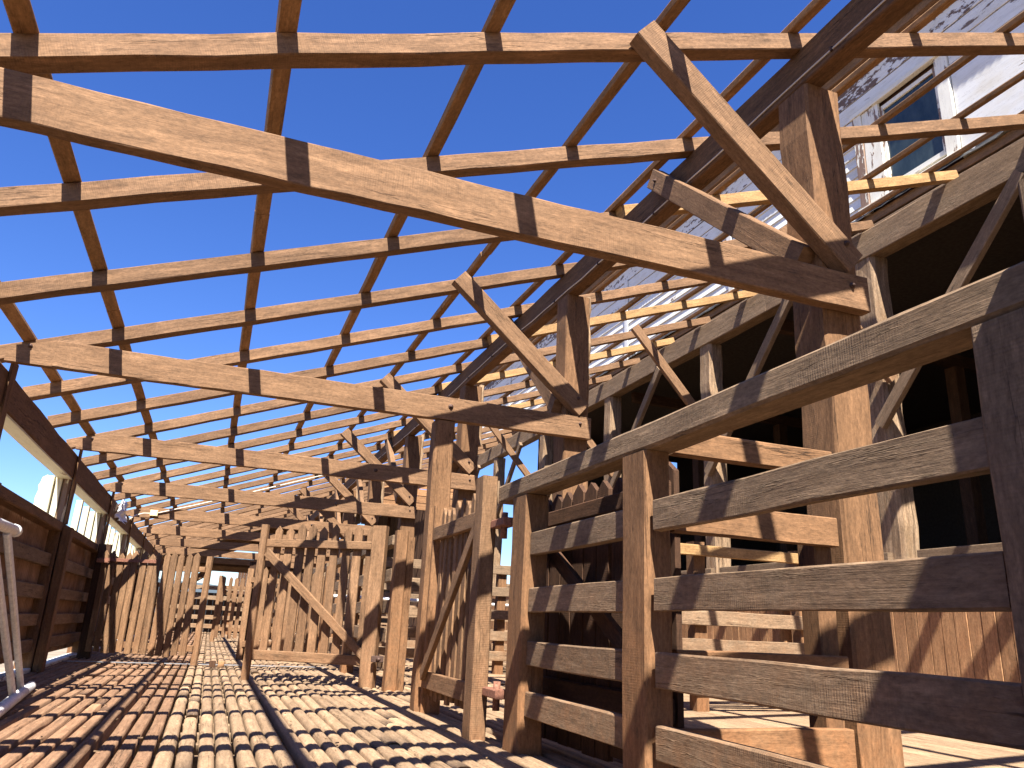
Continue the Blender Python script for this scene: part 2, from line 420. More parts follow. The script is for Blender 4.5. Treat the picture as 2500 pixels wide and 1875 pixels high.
# left eaves plate
for (a, c) in ((-5, 2.8), (2.8, 9.45), (9.45, 16.0), (16.0, 22.6), (22.6, 30)):
    e = MB(); e.box((-1.745, a, 1.99), (-1.60, c - .004, 2.25), 1, jit=.006, seg=.5, ch=.01, tone=U(.1, .3)); e.build('plate', M['post'], shed)
    e = MB(); e.box((-1.742, a, 1.972), (-1.606, c - .004, 1.988), 1, jit=.002, seg=.6, ch=.002); e.build('painted_soffit', M['cream'], shed)
for k in range(-5, 23):
    y = RY0 + RS * k; tl = MB()
    tl.beam((-1.76, y + .05, roofz(-1.76) + .03), (-2.02, y + .05, roofz(-2.02) + .03), .05, .1, jit=.002); tl.build('rafter_tail', M['cream'], shed)

# left posts with white painted heads and the ragged white boards outside them
for i in range(0, 9):
    y = ty(i) + .07
    p = MB(); p.box((-1.76, y, -.4), (-1.60, y + .17, 1.5), 2, jit=.004, seg=.3, tone=.3, ch=.008); p.box((-1.755, y + .003, 1.503), (-1.69, y + .167, 1.985), 2, jit=.002, seg=.15, mi=1, ch=.004); p.box((-1.688, y + .003, 1.503), (-1.605, y + .167, 1.985), 2, jit=.004, seg=.15, mi=2, ch=.02, taper=.92)
    p.build('eaves_post', [M['post'], M['cream'], M['mostlybare']], shed)
    q = MB()
    q.box((-1.835, y - .05, 1.2), (-1.759, y + .12, 1.985), 2, seg=.3)
    ip = MB(); ip.box((-1.597, y + .02, 1.50), (-1.572, y + .15, 2.33), 2, jit=.004, seg=.2, tone=.3, wany=.01); ip.build('packing_piece', M['post'], shed)
    ed = []; zz = 1.2
    while zz < 2.0: ed.append((-1.885 - .05 * (2.1 - zz) + U(-.01, .01), zz)); zz += .045
    q.prism(ed + [(-1.837, 2.0), (-1.837, 1.2)], (0, y, 0), (1, 0, 0), (0, 0, 1), (0, 1, 0), .012)
    q.build('painted_board', M['cream'], shed)
    # white boards running outside below the eaves plate, ragged
for i in range(3, 9):
    for dy in (.95, 2.05, 2.7):
        if i == 3 and dy < 1: continue
        q = MB(); yq = ty(i) + dy; q.box((-1.83, yq, 1.2), (-1.757, yq + .11, 1.985), 2, seg=.3, jit=.003); q.build('painted_board', M['cream'], shed)
# cable clipped along the upper plate
cb = MB(); pts = []; y = -4
while y < 24:
    pts.append((XA - .006, y, 3.765 + .02 * math.sin(y * .9) + U(-.006, .006))); y += .3
cb.tube(pts, .006, 6); cb.build('cable', M['cable'], shed)
for y in [k * .95 - 3 for k in range(26)]:
    cl = MB(); zc = 3.765 + .02 * math.sin(y * .9)
    cl.box((XA - .018, y, zc - .014), (XA - .001, y + .012, zc + .014), 1, seg=1); cl.build('cable_clip', M['iron'], shed)

# ------------------------------------------------------------------ conduit, junction box, plastic, on the left eaves
yy = ty(5) - .02
cd = MB(); cd.tube([(-1.60, yy - .3, 2.20), (-1.5, yy - .25, 2.30), (-1.40, yy - .1, 2.36), (-1.2, yy, 2.385), (-.55, yy, 2.60), (.3, yy, 2.90), (1.05, yy, 3.17), (1.85, yy, 3.46)], .012, 6)
cdo = cd.build('electric_conduit', M['cable']); tag(cdo, 'pale electric conduit rising under the rafters from a yellowed box', 'conduit')
jb = MB(); jb.box((-1.29, yy - .05, 2.33), (-1.16, yy + .02, 2.44), 0, seg=1); jb.box((-1.28, yy - .06, 2.34), (-1.17, yy - .052, 2.43), 0, seg=1)
tag(jb.build('junction_box', M['boxpl']), 'small yellowed junction box on the conduit under the rafters', 'electrical box')
ps = MB(); pr = []
for i in range(9):
    for j in range(7):
        pr.append(V((-1.585 + .05 * math.sin(i * 1.3 + j) + U(-.02, .02) + .03, 13.6 + i * .13 + U(-.03, .03), 2.36 - j * .055 + U(-.015, .015) - .02 * abs(i - 4))))
fs = []; us = []
for i in range(8):
    for j in range(6):
        if (i, j) in ((0, 5), (7, 5), (0, 0), (6, 5), (7, 0)): continue
        fs.append([i * 7 + j, i * 7 + j + 1, (i + 1) * 7 + j + 1, (i + 1) * 7 + j]); us.append([(i, j), (i, j + 1), (i + 1, j + 1), (i + 1, j)])
ps.add(pr, fs, us, .5, 0, False)
tag(ps.build('plastic_sheet', M['plastic']), 'crumpled torn white plastic snagged on the left eaves plate', 'plastic sheet')

# ------------------------------------------------------------------ left boundary wall
lw = thing('boarded_iron_wall', 'low brown iron-clad wall with five timber rails along the left side under the eaves', 'wall', (-1.7, 0, 0))
for i in range(0, 9):
    a, c = (-4.8 if i == 0 else ty(i - 1 + 0) + .25), ty(i) + .065
    if i == 0: continue
    for (z0, z1) in ((1.045, 1.172), (.72, .85), (.445, .565), (.19, .317)):
        r_ = MB(); r_.box((-1.69, a, z0 + U(-.006, .006)), (-1.635, c, z1), 1, tone=U(.15, .6)); r_.build('rail', M['rail'], lw)
    cp = MB(); cp.box((-1.715, a - .18, 1.41), (-1.59, c, 1.505), 1, tone=U(.1, .4), ch=.01); cp.build('top_rail', M['post'], lw)
    ip = MB(); ip.box((-1.59, c + .0, -.05), (-1.50, c + .16, 1.46), 2, tone=.2); ip.build('post', M['post'], lw)
cs = MB(); n = 0
vs = []; y = -4.8; k = 0
while y < 29: vs += [(-1.712 + .008 * math.sin(2 * math.pi * y / .076), y, .12), (-1.712 + .008 * math.sin(2 * math.pi * y / .076), y, 1.43)]; y += .0127; k += 1
cs.add(vs, [[2 * i, 2 * i + 2, 2 * i + 3, 2 * i + 1] for i in range(k - 1)], [[(0, 0)] * 4] * (k - 1), .5, 0, True)
cs.build('iron_sheet', M['rustiron'], lw)
bw = MB(); bw.box((-1.73, -4.8, -.02), (-1.6, 29, .035), 1, seg=1, jit=.006); bw.build('sill', M['peel'], lw)

# ------------------------------------------------------------------ fences and gates
def fence_y(x, y0, y1, zs, mb_mat='rail', th=.045, par=None, h=.13):
    for z in zs:
        r_ = MB(); r_.box((x, y0, z - h + U(-.008, .008)), (x + th, y1, z + U(-.004, .004)), 1, jit=.003, tone=U(.35, .75), seg=.3); r_.build('rail', M[mb_mat], par)
ZS = (1.175, .862, .577, .314)
fa = thing('post_and_rail_fence', 'nearest weathered five-rail fence, largest in the right foreground', 'fence', (1.64, 2.8, 0))
for (ya, yb, dx, mt) in ((2.83, 3.03, .13, 'post'), (4.19, 4.42, .15, 'post'), (1.03, 1.268, .15, 'rail')):
    p = MB(); p.box((1.64, ya, -.05), (1.64 + dx, yb, 1.398), 2, jit=.003, seg=.25, ch=.01, tone=.62, wany=.006); p.build('post', M[mt], fa)
fence_y(1.657, 1.272, 2.79, ZS, par=fa); fence_y(1.675, 3.035, 4.185, ZS, par=fa)
tr = MB(); tr.box((1.64, .5, 1.401), (1.79, 4.68, 1.512), 1, jit=.003, seg=.3, ch=.012, tone=.6); tr.build('top_rail', M['rail'], fa)
gp = MB(); gp.box((1.60, .72, -.05), (1.78, 1.00, 1.397), 2, jit=.003, seg=.25, ch=.01, tone=.35)
gp.build('post', M['rail'], fa)
gq = MB(); gq.box((1.57, .80, 1.30), (1.634, 1.045, 1.66), 2, jit=.003, seg=.25, ch=.01, tone=.4)
gq.build('batten', M['rail'], fa)

def picket(org, ex, ey_h, w, z0, z1, th, nrm, pointed=True, lean=0):
    tip = .055 if pointed else 0
    mb = MB(); o = [(-w / 2, 0), (w / 2, 0), (w / 2 + lean, z1 - z0 - tip), (0 + lean, z1 - z0), (-w / 2 + lean, z1 - z0 - tip)]
    if not pointed: o = [(-w / 2, 0), (w / 2, 0), (w / 2 + lean, z1 - z0), (-w / 2 + lean, z1 - z0 - .01)]
    mb.prism(o, V(org) + V((0, 0, z0)), ex, (0, 0, 1), nrm, th); return mb
def gate(label, a, c, npk, pw, ztop, zbot, rt, rb, stiles, side, diag, mat='picket', front=True, group=None, jitt=.01, pth=.022, pr=(0, 1), extra=None, pointed=True, pmat=None):
    """a, c: (x, y) of the two ends; rt/rb: (z0, z1) of rails; pickets on `side`"""
    a, c = V((a[0], a[1], 0)), V((c[0], c[1], 0)); d = (c - a); L = d.length; e = d.normalized(); nn = V((e.y, -e.x, 0)) * side
    t = thing('picket_gate', label, 'gate', tuple(a), group or 'picket gates between the sheep pens')
    for (z0, z1) in (rt, rb):
        r_ = MB(); r_.beam(a + e * .02 + nn * .0 + V((0, 0, (z0 + z1) / 2)), c - e * .02 + V((0, 0, (z0 + z1) / 2)), .045, z1 - z0, jit=.002, tone=U(.4, .8)); r_.build('rail', M[mat], t)
    for i in range(npk):
        f = pr[0] + (pr[1] - pr[0]) * (i + .5) / npk
        o = a + d * f + nn * .026
        pk = picket(o + e * U(-jitt, jitt), e, 0, pw * U(.92, 1.08), zbot + U(-.02, .015), ztop + U(-.025, .02), pth, nn, pointed, U(-.012, .012)); pk.build('picket', M[pmat or mat], t)
    for (f, w, dep, z0, z1) in stiles:
        s_ = MB(); o = a + d * f - nn * .03
        s_.beam(o + V((0, 0, z0)), o + V((0, 0, z1)), dep, w, up=e, jit=.002, tone=U(.5, .85), seg=.25, ch=.008); s_.build('stile', M[mat], t)
    if diag:
        (f0, z0), (f1, z1) = diag; b_ = MB(); sg = -1 if front else -1
        b_.beam(a + d * f0 - nn * .045 + V((0, 0, z0)), a + d * f1 - nn * .045 + V((0, 0, z1)), .035, .085, up=(0, 0, 1), jit=.002, tone=U(.5, .8)); b_.build('diagonal_brace', M[mat], t)
    return t
# gate between the tall gatepost and the near fence (closed, seen edge on)
g3 = gate('tall picket gate with rusty hinges between the tall gatepost and near fence', (1.62, 6.12), (1.62, 4.78), 9, .075, 1.53, .12, (1.28, 1.385), (.18, .30),
     [(1.0, .16, .10, -.0, 1.58)], -1, ((.06, .27), (.94, 1.30)), pr=(.03, .9))
for z in (1.24, .25):
    h1 = MB(); h1.box((1.60, 4.46, z), (1.69, 4.69, z + .05), 1, seg=.3, jit=.001); h1.tube([(1.645, 4.56, z - .07), (1.645, 4.56, z + .09)], .022, 10)
    h1.build('hinge', M['rust'], g3)
g2 = gate('open picket gate in the middle with a pale diagonal brace across its front', (.47, 9.06), (1.62, 8.36), 9, .088, 1.62, .22, (1.37, 1.455), (.20, .30),
     [(.0, .075, .06, 0.0, 1.61), (1.0, .15, .11, 0, 1.62)], -1, ((.05, 1.31), (.96, .29)), pr=(.05, .95))
# gate by the left wall, pickets facing the camera
g1 = gate('leaning pointed picket gate hinged at the left wall with a strap across its top', (-1.47, 12.15), (-.10, 11.25), 13, .085, 1.40, .10, (1.16, 1.23), (.16, .24),
     [(1.0, .08, .05, 0.0, 1.37)], 1, ((.05, .3), (.97, 1.15)), pr=(.02, .95))
s_ = MB(); s_.box((-1.52, 12.0, 1.24), (-1.35, 12.03, 1.29), 0, seg=1); s_.beam((-1.5, 12.08, 1.285), (-.75, 11.60, 1.275), .012, .045); s_.build('strap', M['rust'], g1)
gpst = MB(); gpst.box((-1.56, 12.2, -.05), (-1.40, 12.36, 1.5), 2, seg=.3, tone=.2, ch=.01)
tag(gpst.build('gate_post', M['darkwood']), 'dark square gatepost at the left wall where the left picket gate hangs', 'post')
g5 = gate('greyer picket gate with a tall end stile, seen behind the middle gate', (.53, 13.0), (1.62, 13.05), 8, .08, 1.36, .12, (1.13, 1.21), (.18, .27),
     [(0.0, .09, .07, 0.0, 1.34), (1, .1, .08, 0, 1.3)], 1, ((.95, .3), (.05, 1.1)), pr=(.03, .97))
gp5 = MB(); gp5.box((.50, 13.1, 0), (.60, 13.2, 1.45), 2, tone=.2); gp5.build('latch_post', M['darkwood'], g5)
g6 = gate('farthest picket gate standing under the opening to the sky', (.17, 20.5), (1.62, 20.5), 10, .085, 1.53, .1, (1.22, 1.3), (.25, .34),
     [(0, .1, .06, 0, 1.53)], 1, ((.05, 1.2), (.95, .3)))
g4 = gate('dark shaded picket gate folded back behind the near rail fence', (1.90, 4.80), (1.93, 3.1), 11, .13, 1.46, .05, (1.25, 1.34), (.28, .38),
     [(0, .1, .05, .03, 1.46)], -1, ((.12, 1.25), (.97, .42)), mat='darkwood', pth=.03, jitt=.004)  # darkwood puts the shade on this gate into its colour
g7 = gate('small picket gate inside the inner pens, low behind the right fence', (3.75, 9.6), (5.2, 9.9), 12, .09, 1.2, .06, (.95, 1.03), (.2, .28), [(1, .1, .06, 0, 1.22)], -1, ((.05, .3), (.95, .95)))

# posts carrying gates
q = MB(); q.box((1.565, 6.15, -.02), (1.735, 6.31, 2.295), 2, jit=.004, seg=.25, ch=.012, tone=.6)
qo = q.build('gate_post', M['post']); tag(qo, 'tall square gatepost reaching up to the second tie beam', 'post')
q = MB(); q.box((1.60, 6.10, -.01), (1.75, 6.146, 1.56), 2, jit=.003, seg=.25, tone=.75); q.build('packing_board', M['post'], qo)
q = MB(); q.box((1.72, 8.02, -.02), (1.84, 8.16, 1.56), 2, jit=.003, seg=.25, tone=.6, ch=.01); q.box((1.845, 8.05, -.02), (1.92, 8.16, 1.50), 2, jit=.003, seg=.25, tone=.5)
qo2 = q.build('gate_post', M['post']); tag(qo2, 'doubled timber gatepost beside the hinge stile of the middle gate', 'post')
q = MB(); q.tube([(1.66, 8.1, .28), (1.66, 8.25, .28)], .018, 8); q.box((1.6, 8.18, .25), (1.72, 8.21, .31), 0, seg=1); q.build('hinge', M['iron'], qo2)

fb = thing('post_and_rail_fence', 'rail fence running to the far end behind the doubled gatepost', 'fence', (1.7, 8, 0))
tr = MB(); tr.box((1.70, 8.16, 1.42), (1.82, 12.9, 1.52), 1, tone=.5); tr.build('top_rail', M['rail'], fb)
fence_y(1.72, 8.18, 12.9, ZS, par=fb)
tr = MB(); tr.box((1.70, 13.2, 1.42), (1.82, 20.3, 1.52), 1, tone=.5, seg=.8); tr.build('top_rail', M['rail'], fb)
fence_y(1.72, 13.2, 20.3, ZS, par=fb)
for yy in (10.5, 12.95, 16.4, 20.35, 24.3):
    p = MB(); p.box((1.68, yy, -.02), (1.83, yy + .15, 1.45), 2, tone=.5); p.build('post', M['post'], fb)
tr = MB(); tr.box((1.70, 20.5, 1.42), (1.82, 27.5, 1.52), 1, tone=.5, seg=.8); tr.build('top_rail', M['rail'], fb)
fence_y(1.72, 20.5, 27.5, ZS, par=fb)

def cross_fence(label, y, x0, x1, zs, posts, group=None, th=.045, dz=.13, mat='rail', top=True):
    t = thing('cross_fence', label, 'fence', (x0, y, 0), group or 'cross fences of the inner pens')
    for z in zs:
        r_ = MB(); r_.box((x0, y, z - dz), (x1 + U(-.01, .01), y + th, z), 0, jit=.003, seg=.3, tone=U(.5, .9)); r_.build('rail', M[mat], t)
    for px in posts:
        p = MB(); p.box((px, y + th + .002, -.03), (px + .13, y + th + .13, 1.5), 2, tone=.5, seg=.3); p.build('post', M['post'], t)
    return t
cf1 = thing('cross_fence', 'short cross fence of orange-brown rails ending against the nearest big post', 'fence', (1.8, 2.87, 0), 'cross fences of the inner pens')
for (z, dz, x0, tn) in ((1.522, .115, 1.81, .75), (1.203, .135, 1.81, .8), (.59, .10, 1.81, .75), (.29, .2, 1.81, .85), (.90, .11, 1.81, .7)):
    if z == .90: continue
    r_ = MB(); r_.box((x0, 2.87, z - dz), (2.69, 2.925, z), 0, jit=.003, seg=.25, tone=tn); r_.build('rail', M['post'], cf1)
p = MB(); p.box((2.60, 2.93, -.03), (2.70, 3.05, 1.19), 2, tone=.3); p.build('post', M['post'], cf1)
cross_fence('middle cross fence with a pale pine top rail behind the nearest cross fence', 6.3, 3.04, 5.5, (1.19, .87, .62, .31), (4.2, 5.4))
pr_ = MB(); pr_.box((3.04, 6.25, 1.36), (5.5, 6.297, 1.46), 0, tone=.6)
pr_.build('top_rail', M['pine'], bpy.data.objects['cross_fence.001'])
sp = MB(); sp.box((5.35, 6.6, 0), (5.5, 6.72, .96), 2, tone=.6); tag(sp.build('short_post', M['board']), 'short orange-brown post behind the middle cross fence', 'post')
cross_fence('third cross fence across the inner pens behind the middle picket gate', 10.9, 1.86, 6.6, (1.5, 1.19, .87, .58, .31), (3.9, 5.4))
cross_fence('fourth cross fence across the inner pens, far behind the middle picket gate', 15.6, 1.86, 6.6, (1.5, 1.19, .87, .58, .31), (3.4, 5.0))
cross_fence('end cross fence closing the pens below the sky opening at the far end', 27.7, -1.6, 6.6, (1.5, 1.19, .87, .58, .31), (-.9, .6, 1.7, 3.4, 5.0))
pp = MB(); pp.tube([(1.9, 13.9, 1.02), (5.8, 13.9, 1.02)], .03, 8)
tag(pp.build('steel_pipe', M['alu']), 'bright steel pipe rail glinting between the far pen posts', 'pipe')

# louvred reddish infill at the far end
ei = thing('end_boarding', 'reddish horizontal boards filling the far end above the inner pens', 'wall', (3, 22.3, 0))
z = 3.82
while z < 5.2:
    x0 = max(4.0, (z - 2.964 + .2) / .362)
    if x0 < 6.6:
        r_ = MB(); r_.box((x0, 22.35 + U(0, .03), z), (6.65, 22.4, z + .19), 0, tone=U(.2, .9), seg=1); r_.build('board', M['board'], ei)
    z += .21

# ------------------------------------------------------------------ covered far end
cr = thing('covered_far_bay', 'roofed far end of the pens with corrugated iron ceiling above dark beams', 'shed', (0, 28, 0))
vs = []; k = 0; y = YC0
while y < YC1:
    dz = .012 * math.sin(2 * math.pi * y / .15); y_ = y
    xl = -2.1 if y < 36 else 2.2
    vs += [(xl, y_, roofz(xl) + .17 + dz), (6.95, y_, roofz(6.95) + .17 + dz)]; y += .025; k += 1
s_ = MB(); s_.add(vs, [[2 * i, 2 * i + 1, 2 * i + 3, 2 * i + 2] for i in range(k - 1)], [[(0, 0)] * 4] * (k - 1), .5, 0, True); s_.build('roof_sheet', M['sheetiron'], cr)
for k in range(32):
    y = 30.2 + k * .95; xl = -2.0 if y < 36 else 2.3; rm = MB(); rm.beam((xl, y, roofz(xl) + .09), (6.7, y, roofz(6.7) + .09), .09, .12, seg=2); rm.build('rafter', M['frame'], cr)
for k in range(17):
    xx = -1.7 + k * .2; e = MB(); e.box((xx, 33.16, -.6), (xx + .196, 33.2, 1.40), 2, seg=1, tone=U(.2, .8)); e.build('low_wall_board', M['darkwood'], cr)
for (yy, z0, z1) in ((33.0, 2.22, 2.5), (35.8, 2.5, 2.75)):
    e = MB(); e.box((-1.6, yy, z0), (6.6, yy + .12, z1), 0, seg=1.5); e.build('beam', M['darkwood'], cr)
for xx in (-1.7, 2.8, 6.7):
    for yy in (33.13, 35.6):
        p = MB(); p.box((xx - .08, yy, -.5), (xx + .08, yy + .16, roofz(xx)), 2, seg=1); p.build('post', M['darkwood'], cr)
wl = MB()
for k in range(26):
    xx = 1.65 + k * .205; wl.box((xx, 61.9, -.5), (xx + .2, 61.95, roofz(xx) + .05), 2, seg=2, tone=U(.2, .8))
for k in range(95):
    yy = 22.6 + k * .42; wl.box((6.72, yy, -.5), (6.76, yy + .396, 5.2 if yy > 22.8 else 1.6), 2, seg=2, tone=U(.2, .8))
wl.build('end_wall', M['darkwood'], cr)

# ------------------------------------------------------------------ big woolshed on the right
ws = thing('woolshed', 'old woolshed with peeling white upper wall over a dark open ground floor', 'building', (6.7, 0, 0))
pc.build('wall_plate', M['rail'], ws)
for i in range(0, 8):
    y = ty(i) + .2 + (.0 if i != 2 else -.0)
    p = MB(); p.box((XC, y - .1, -.05), (XC + .27, y + .22, 5.015), 2, jit=.009, seg=.3, ch=.04, wany=.02, tone=U(.4, .7)); p.build('log_post', M['log'], ws)
    # braces on the wall line
    b_ = MB(); b_.beam((XC - .05, y - .02, 2.95), (XC - .05, y - 2.0, 5.0), .075, .14, seg=.4, tone=.6); b_.build('brace', M['rail'], ws)
    b_ = MB(); b_.beam((5.33, y - .18, 5.0), (6.72, y - .18, 3.45), .07, .14, seg=.4, tone=.7); b_.build('brace', M['frame'], ws)
# lower boarded wall with sill
for k in range(180):
    yy = -3 + k * .145
    if yy > 22.5: break
    b_ = MB(); b_.box((XC - .045 + U(-.004, .004), yy, -.03), (XC - .02, yy + .139, 1.48), 2, jit=.001, seg=.5, tone=U(.3, .9), ch=.003); b_.build('wall_board', M['board'], ws)
for (a, c) in ((-3, 1.2), (1.25, 6.02), (6.4, 9.4), (9.6, 22.5)):
    s_ = MB(); s_.box((XC - .06, a, 1.483), (XC + .12, c, 1.575), 1, tone=.3, seg=.4); s_.build('sill', M['rail'], ws)
# dark interior
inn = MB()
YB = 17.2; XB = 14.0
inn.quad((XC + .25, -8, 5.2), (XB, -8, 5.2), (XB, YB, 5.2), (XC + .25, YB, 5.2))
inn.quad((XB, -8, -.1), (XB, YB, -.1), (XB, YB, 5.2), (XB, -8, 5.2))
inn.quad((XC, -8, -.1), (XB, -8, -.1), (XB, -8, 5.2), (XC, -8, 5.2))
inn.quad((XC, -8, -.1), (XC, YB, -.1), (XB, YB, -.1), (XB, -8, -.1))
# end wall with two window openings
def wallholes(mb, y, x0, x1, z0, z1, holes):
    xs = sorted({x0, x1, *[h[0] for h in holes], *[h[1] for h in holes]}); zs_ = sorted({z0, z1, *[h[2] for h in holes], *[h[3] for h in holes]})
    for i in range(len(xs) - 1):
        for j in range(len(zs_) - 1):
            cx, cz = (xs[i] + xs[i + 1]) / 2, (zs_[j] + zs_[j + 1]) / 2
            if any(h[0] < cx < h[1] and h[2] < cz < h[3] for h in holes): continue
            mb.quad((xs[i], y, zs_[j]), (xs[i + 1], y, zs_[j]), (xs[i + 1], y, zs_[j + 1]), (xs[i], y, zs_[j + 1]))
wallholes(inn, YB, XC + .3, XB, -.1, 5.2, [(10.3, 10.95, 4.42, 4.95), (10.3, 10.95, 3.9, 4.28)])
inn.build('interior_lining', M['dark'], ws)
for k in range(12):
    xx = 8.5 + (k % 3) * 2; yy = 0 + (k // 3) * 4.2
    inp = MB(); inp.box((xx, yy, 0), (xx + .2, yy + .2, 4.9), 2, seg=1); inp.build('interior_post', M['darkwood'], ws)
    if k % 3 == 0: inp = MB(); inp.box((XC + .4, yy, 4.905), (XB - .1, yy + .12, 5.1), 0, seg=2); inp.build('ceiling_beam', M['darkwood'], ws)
# blocking and joists between plate and upper wall
for dz, xx in ((5.42, XC + .22), (5.60, XC + .26)):
    bl = MB(); bl.box((xx, -5, dz), (xx + .06, 23, dz + .12), 1, seg=.7, tone=.6); bl.build('blocking', M['rail' if dz < 5.5 else 'frame'], ws)
fl_ = MB(); vs = []; k = 0; y = -5
while y < 23:
    vs += [(XU - .10, y, 5.70 + U(-.012, .012)), (XU - .045, y, 5.76 + U(-.02, .03)), (XU - .02, y, 5.82 + U(-.05, .05))]; y += .1; k += 1
fl_.add(vs, [[3 * i, 3 * i + 1, 3 * i + 4, 3 * i + 3] for i in range(k - 1)] + [[3 * i + 1, 3 * i + 2, 3 * i + 5, 3 * i + 4] for i in range(k - 1)], [[(0, 0)] * 4] * (2 * (k - 1)), .5)
fl_.build('flashing', M['roofdark'], ws)
# upper wall
WY0, WY1 = 5.14, 6.56; YE = 22.3
bk = MB()
WIN = [(5.31, 6.15, 5.93, 7.09), (16.9, 17.8, 5.93, 7.09)]
def wallx(mb, x, y0, y1, z0, z1, holes):
    ys = sorted({y0, y1, *[h[0] for h in holes], *[h[1] for h in holes]}); zs_ = sorted({z0, z1, *[h[2] for h in holes], *[h[3] for h in holes]})
    for i in range(len(ys) - 1):
        for j in range(len(zs_) - 1):
            cy, cz = (ys[i] + ys[i + 1]) / 2, (zs_[j] + zs_[j + 1]) / 2
            if any(h[0] < cy < h[1] and h[2] < cz < h[3] for h in holes): continue
            mb.quad((x, ys[i], zs_[j]), (x, ys[i + 1], zs_[j]), (x, ys[i + 1], zs_[j + 1]), (x, ys[i], zs_[j + 1]))
wallx(bk, XU + .03, -5, YE, 5.6, 8.0, WIN[:1]); bk.build('wall_lining', M['darkwood'], ws)
def weatherboards(y0, y1, z0, z1, pitch, name='weatherboard', mat='white'):
    z = z0
    while z < z1 - .02:
        h = min(pitch, z1 - z)
        o = [(0, 0), (.026, .0), (.008, h + .012), (0, h + .012)]
        mb = MB(); mb.prism([(c, -a) for a, c in [(0, 0)]] or o, (0, 0, 0), (1, 0, 0), (0, 1, 0), (0, 0, 1), 0) if False else None
        vs = []; ou, ov = U(0, 50), U(0, 50); nseg = max(1, int((y1 - y0) / .6)); t_ = U(.3, .8)
        for s in range(nseg + 1):
            yv = y0 + (y1 - y0) * s / nseg; j = U(-.003, .003)
            vs += [(XU, yv, z), (XU - .03 + j, yv, z + U(-.003, .003)), (XU - .006, yv, z + h + .01), (XU, yv, z + h + .01)]
        fs = []; us = []
        for s in range(nseg):
            ya, yb = ou + s * (y1 - y0) / nseg, ou + (s + 1) * (y1 - y0) / nseg
            for q_, (va, vb) in enumerate(((0, .03), (.03, .03 + h), (.2, .21))):
                fs.append([4 * s + q_, 4 * s + q_ + 1, 4 * s + q_ + 5, 4 * s + q_ + 4][::-1]); us.append([(ya, ov + va), (ya, ov + vb), (yb, ov + vb), (yb, ov + va)][::-1])
        mb.add(vs, fs, us, t_); mb.build(name, M[mat], ws); z += pitch
weatherboards(WY1, YE, 5.76, 6.95, .148)
weatherboards(-5, -1.2, 5.76, 6.95, .148)
for (z0, z1, dp) in ((6.97, 7.185, .02), (7.20, 7.43, .026), (7.447, 7.74, .032)):
    for (a, c) in ((-5, 1.9), (1.905, 8.2), (8.205, 14.6), (14.605, YE)):
        b_ = MB(); lo = a
        if z0 < 7.1 and a < WY1 and c > WY0:
            b_.box((XU - dp, a, z0), (XU, WY0, z1), 1, seg=.6); b_.box((XU - dp, WY1, z0), (XU, c, z1), 1, seg=.6)
        else: b_.box((XU - dp, a, z0), (XU, c, z1), 1, seg=.6)
        b_.build('flush_board', M['flake' if z0 > 7.4 else 'white'], ws)
# plain sheeted panel right of the window
pn = MB(); pn.box((XU - .018, 1.2, 5.74), (XU, WY0, 6.965), 1, seg=.8); pn.box((XU - .045, 3.4, 5.74), (XU - .0185, 3.52, 6.96), 2); pn.build('wall_sheet', M['white'], ws)
for yv in (9.2, 12.6, 15.9, 19.3):
    c_ = MB(); c_.box((XU - .055, yv, 5.74), (XU - .031, yv + .12, 7.43), 2, seg=.4); c_.build('cover_strip', M['white'], ws)
cnr = MB(); cnr.box((XU - .04, YE, 5.6), (XU + .1, YE + .1, 7.76), 2); cnr.build('corner_board', M['white'], ws)
def window(y0, y1, z0, z1, tr=.24):
    w_ = MB()
    w_.box((XU - .05, y0 - .16, z0 - .08), (XU - .004, y0 - .0, z1 + .06), 2, seg=.3, ch=.006)
    w_.box((XU - .05, y1 + .0, z0 - .1), (XU - .004, y1 + .26, z1 + .06), 2, seg=.3, ch=.006)
    w_.box((XU - .07, y1 + .262, z0 - .2), (XU - .004, y1 + .40, z1 + .1), 2, seg=.3, ch=.006)
    w_.box((XU - .085, y0 - .2, z1 + .062), (XU - .004, y1 + .42, z1 + .125), 1, seg=.3, ch=.006)
    w_.box((XU - .095, y0 - .2, z0 - .16), (XU - .004, y1 + .42, z0 - .102), 1, seg=.3, ch=.006)
    fo = w_.build('window', M['peel'], ws)
    sash = MB()
    sash.box((XU - .02, y0, z0 - .02), (XU + .02, y0 + .05, z1), 2, seg=.3); sash.box((XU - .02, y1 - .05, z0 - .02), (XU + .02, y1, z1), 2, seg=.3)
    sash.box((XU - .02, y0 + .05, z1 - .06), (XU + .02, y1 - .05, z1), 1); sash.box((XU - .02, y0 + .05, z0 - .02), (XU + .02, y1 - .05, z0 + .05), 1)
    sash.build('frame', M['peel'], fo)
    gl = MB(); gl.quad((XU + .004, y0 + .04, z0 + .04), (XU + .004, y0 + .04, z1 - .05), (XU + .004, y1 - .04, z1 - .05), (XU + .004, y1 - .04, z0 + .04)); gl.build('pane', M['glass'], fo)
window(5.31, 6.15, 5.93, 7.09)
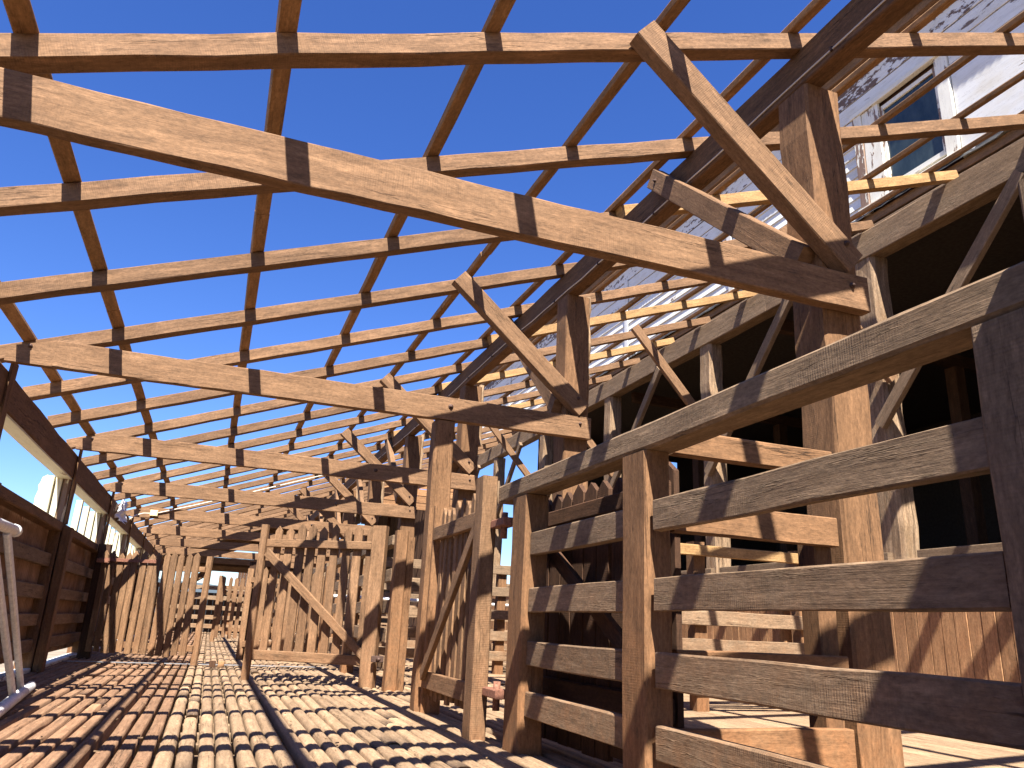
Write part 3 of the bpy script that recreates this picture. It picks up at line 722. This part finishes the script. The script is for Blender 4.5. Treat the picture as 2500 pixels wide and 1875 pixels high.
# eaves timber and roof iron
ev = MB()
for (a, c) in ((-5, 3.0), (3.005, 9.6), (9.605, 16), (16.005, YE + .3)):
    ev.box((XU - .17, a, 7.80), (XU - .09, c, 7.92), 1, seg=.5, tone=U(.3, .6))
    ev.box((XU - .088, a, 7.745), (XU - .0, c, 7.81), 1, seg=.5, tone=U(.5, .8))
ev.build('eaves_timber', M['frame'], ws)
vs = []; k = 0; y = -5
while y < YE + .4:
    dz = .014 * math.sin(2 * math.pi * y / .105)
    vs += [(XU - .26, y, 7.955 + dz), (XU + 5.5, y, 7.955 + 2.3 + dz)]; y += .0175; k += 1
s_ = MB(); s_.add(vs, [[2 * i, 2 * i + 1, 2 * i + 3, 2 * i + 2] for i in range(k - 1)], [[(0, 0)] * 4] * (k - 1), .5, 0, True); ro = s_.build('roof', M['sheetiron'], ws)
gw = MB(); wallholes(gw, YE, XU + .03, 12.4, 6.7, 7.9, []); gw.build('gable_wall', M['white'], ws)

# ------------------------------------------------------------------ aluminium trestle by the left wall
at = thing('aluminium_trestle', 'grey aluminium trestle standing at the left edge with a ribbed foot tube on the slats', 'trestle', (-1.2, 6, 0))
t_ = MB(); t_.tube([(-1.0, 4.6, .035), (-1.09, 5.8, .035), (-1.235, 7.5, .035)], .035, 12)
for k in range(60):
    y = 4.7 + k * .046; xx = -1.0 - (y - 4.6) * .081; t_.tube([(xx, y, .035), (xx - .0008, y + .012, .035)], .0372, 12)
t_.build('foot_tube', M['alu'], at)
t_ = MB(); t_.tube([(-1.2, 4.3, 1.08), (-1.2, 5.6, 1.085)], .034, 12); t_.tube([(-1.2, 5.6, 1.085), (-1.2, 5.66, 1.085)], .039, 12); t_.build('top_tube', M['alu'], at)
for (a, c) in (((-1.2, 5.45, 1.06), (-1.215, 7.0, .05)), ((-1.2, 5.05, 1.08), (-1.17, 6.52, .04))):
    t_ = MB(); t_.beam(a, c, .035, .055, jit=.0005, ch=.008); t_.build('leg', M['alu'], at)

# litter on the slats
db = MB()
for k in range(260):
    xx, yy = (U(-1.6, -1.0), U(5, 14)) if k % 2 else (U(-1.5, 1.6), U(3, 12)); a = U(0, 6.3); l_ = U(.01, .04)
    db.beam((xx, yy, .012), (xx + l_ * math.cos(a), yy + l_ * math.sin(a), .014), .006, .005, jit=.001, seg=1)
dbo = db.build('straw_litter', M['slat']); struct(dbo, 'stuff'); dbo['label'] = 'fine chips and straw scattered over the floor slats'; dbo['category'] = 'litter'
# things seen through the gap under the left wall
gt = MB(); gt.box((-3.4, 8.5, -1.1), (-2.9, 12.2, .05), 1, jit=.004, seg=.6); 
for k in range(7): gt.box((-2.9, 8.6 + k * .5, -.9), (-2.87, 8.64 + k * .5, .02), 2)
tag(gt.build('steel_trough', M['grey']), 'grey ribbed steel trough outside, glimpsed under the left wall', 'trough')

# ------------------------------------------------------------------ light
SD = V((.18, .69, -1)).normalized()
sun = bpy.data.lights.new('sun', 'SUN'); sun.energy = 5.0; sun.angle = math.radians(.5); sun.color = (1, .95, .87)
so = bpy.data.objects.new('sun', sun); COL.objects.link(so); so.rotation_euler = SD.to_track_quat('-Z', 'Y').to_euler()
w = bpy.data.worlds.new('World'); scn.world = w; w.use_nodes = True; nt = w.node_tree
bg = nt.nodes['Background']; sky = nt.nodes.new('ShaderNodeTexSky'); sky.sky_type = 'NISHITA'; sky.sun_disc = False
sky.sun_elevation = math.asin(-SD.z); sky.sun_rotation = math.pi + math.atan2(.18, .69)
sky.altitude = 300; sky.air_density = 1.0; sky.dust_density = .3; sky.ozone_density = 6.0
hs = nt.nodes.new('ShaderNodeHueSaturation'); hs.inputs['Saturation'].default_value = 1.2; hs.inputs['Hue'].default_value = .517; hs.inputs['Value'].default_value = 1.32; nt.links.new(sky.outputs[0], hs.inputs['Color']); nt.links.new(hs.outputs[0], bg.inputs[0]); bg.inputs[1].default_value = .05
scn.view_settings.view_transform = 'Standard'; scn.view_settings.look = 'None'; scn.view_settings.exposure = 1.8; scn.view_settings.gamma = 1

# ------------------------------------------------------------------ camera
cam = bpy.data.cameras.new('camera'); co = bpy.data.objects.new('camera', cam); COL.objects.link(co)
cam.sensor_width = 36; cam.lens = 1880.44 / 2500 * 36; cam.clip_end = 5000; cam.clip_start = .05
r = V((0.93444589, -0.35342737, 0.04358875)); u = V((-0.14523007, -0.26646646, 0.95283989)); f = V((0.32514475, 0.89670771, 0.30032677))
mt = Matrix((( r.x, u.x, -f.x, 0), (r.y, u.y, -f.y, 0), (r.z, u.z, -f.z, .65), (0, 0, 0, 1)))
co.matrix_world = mt
scn.camera = co
scn.render.engine = 'CYCLES'
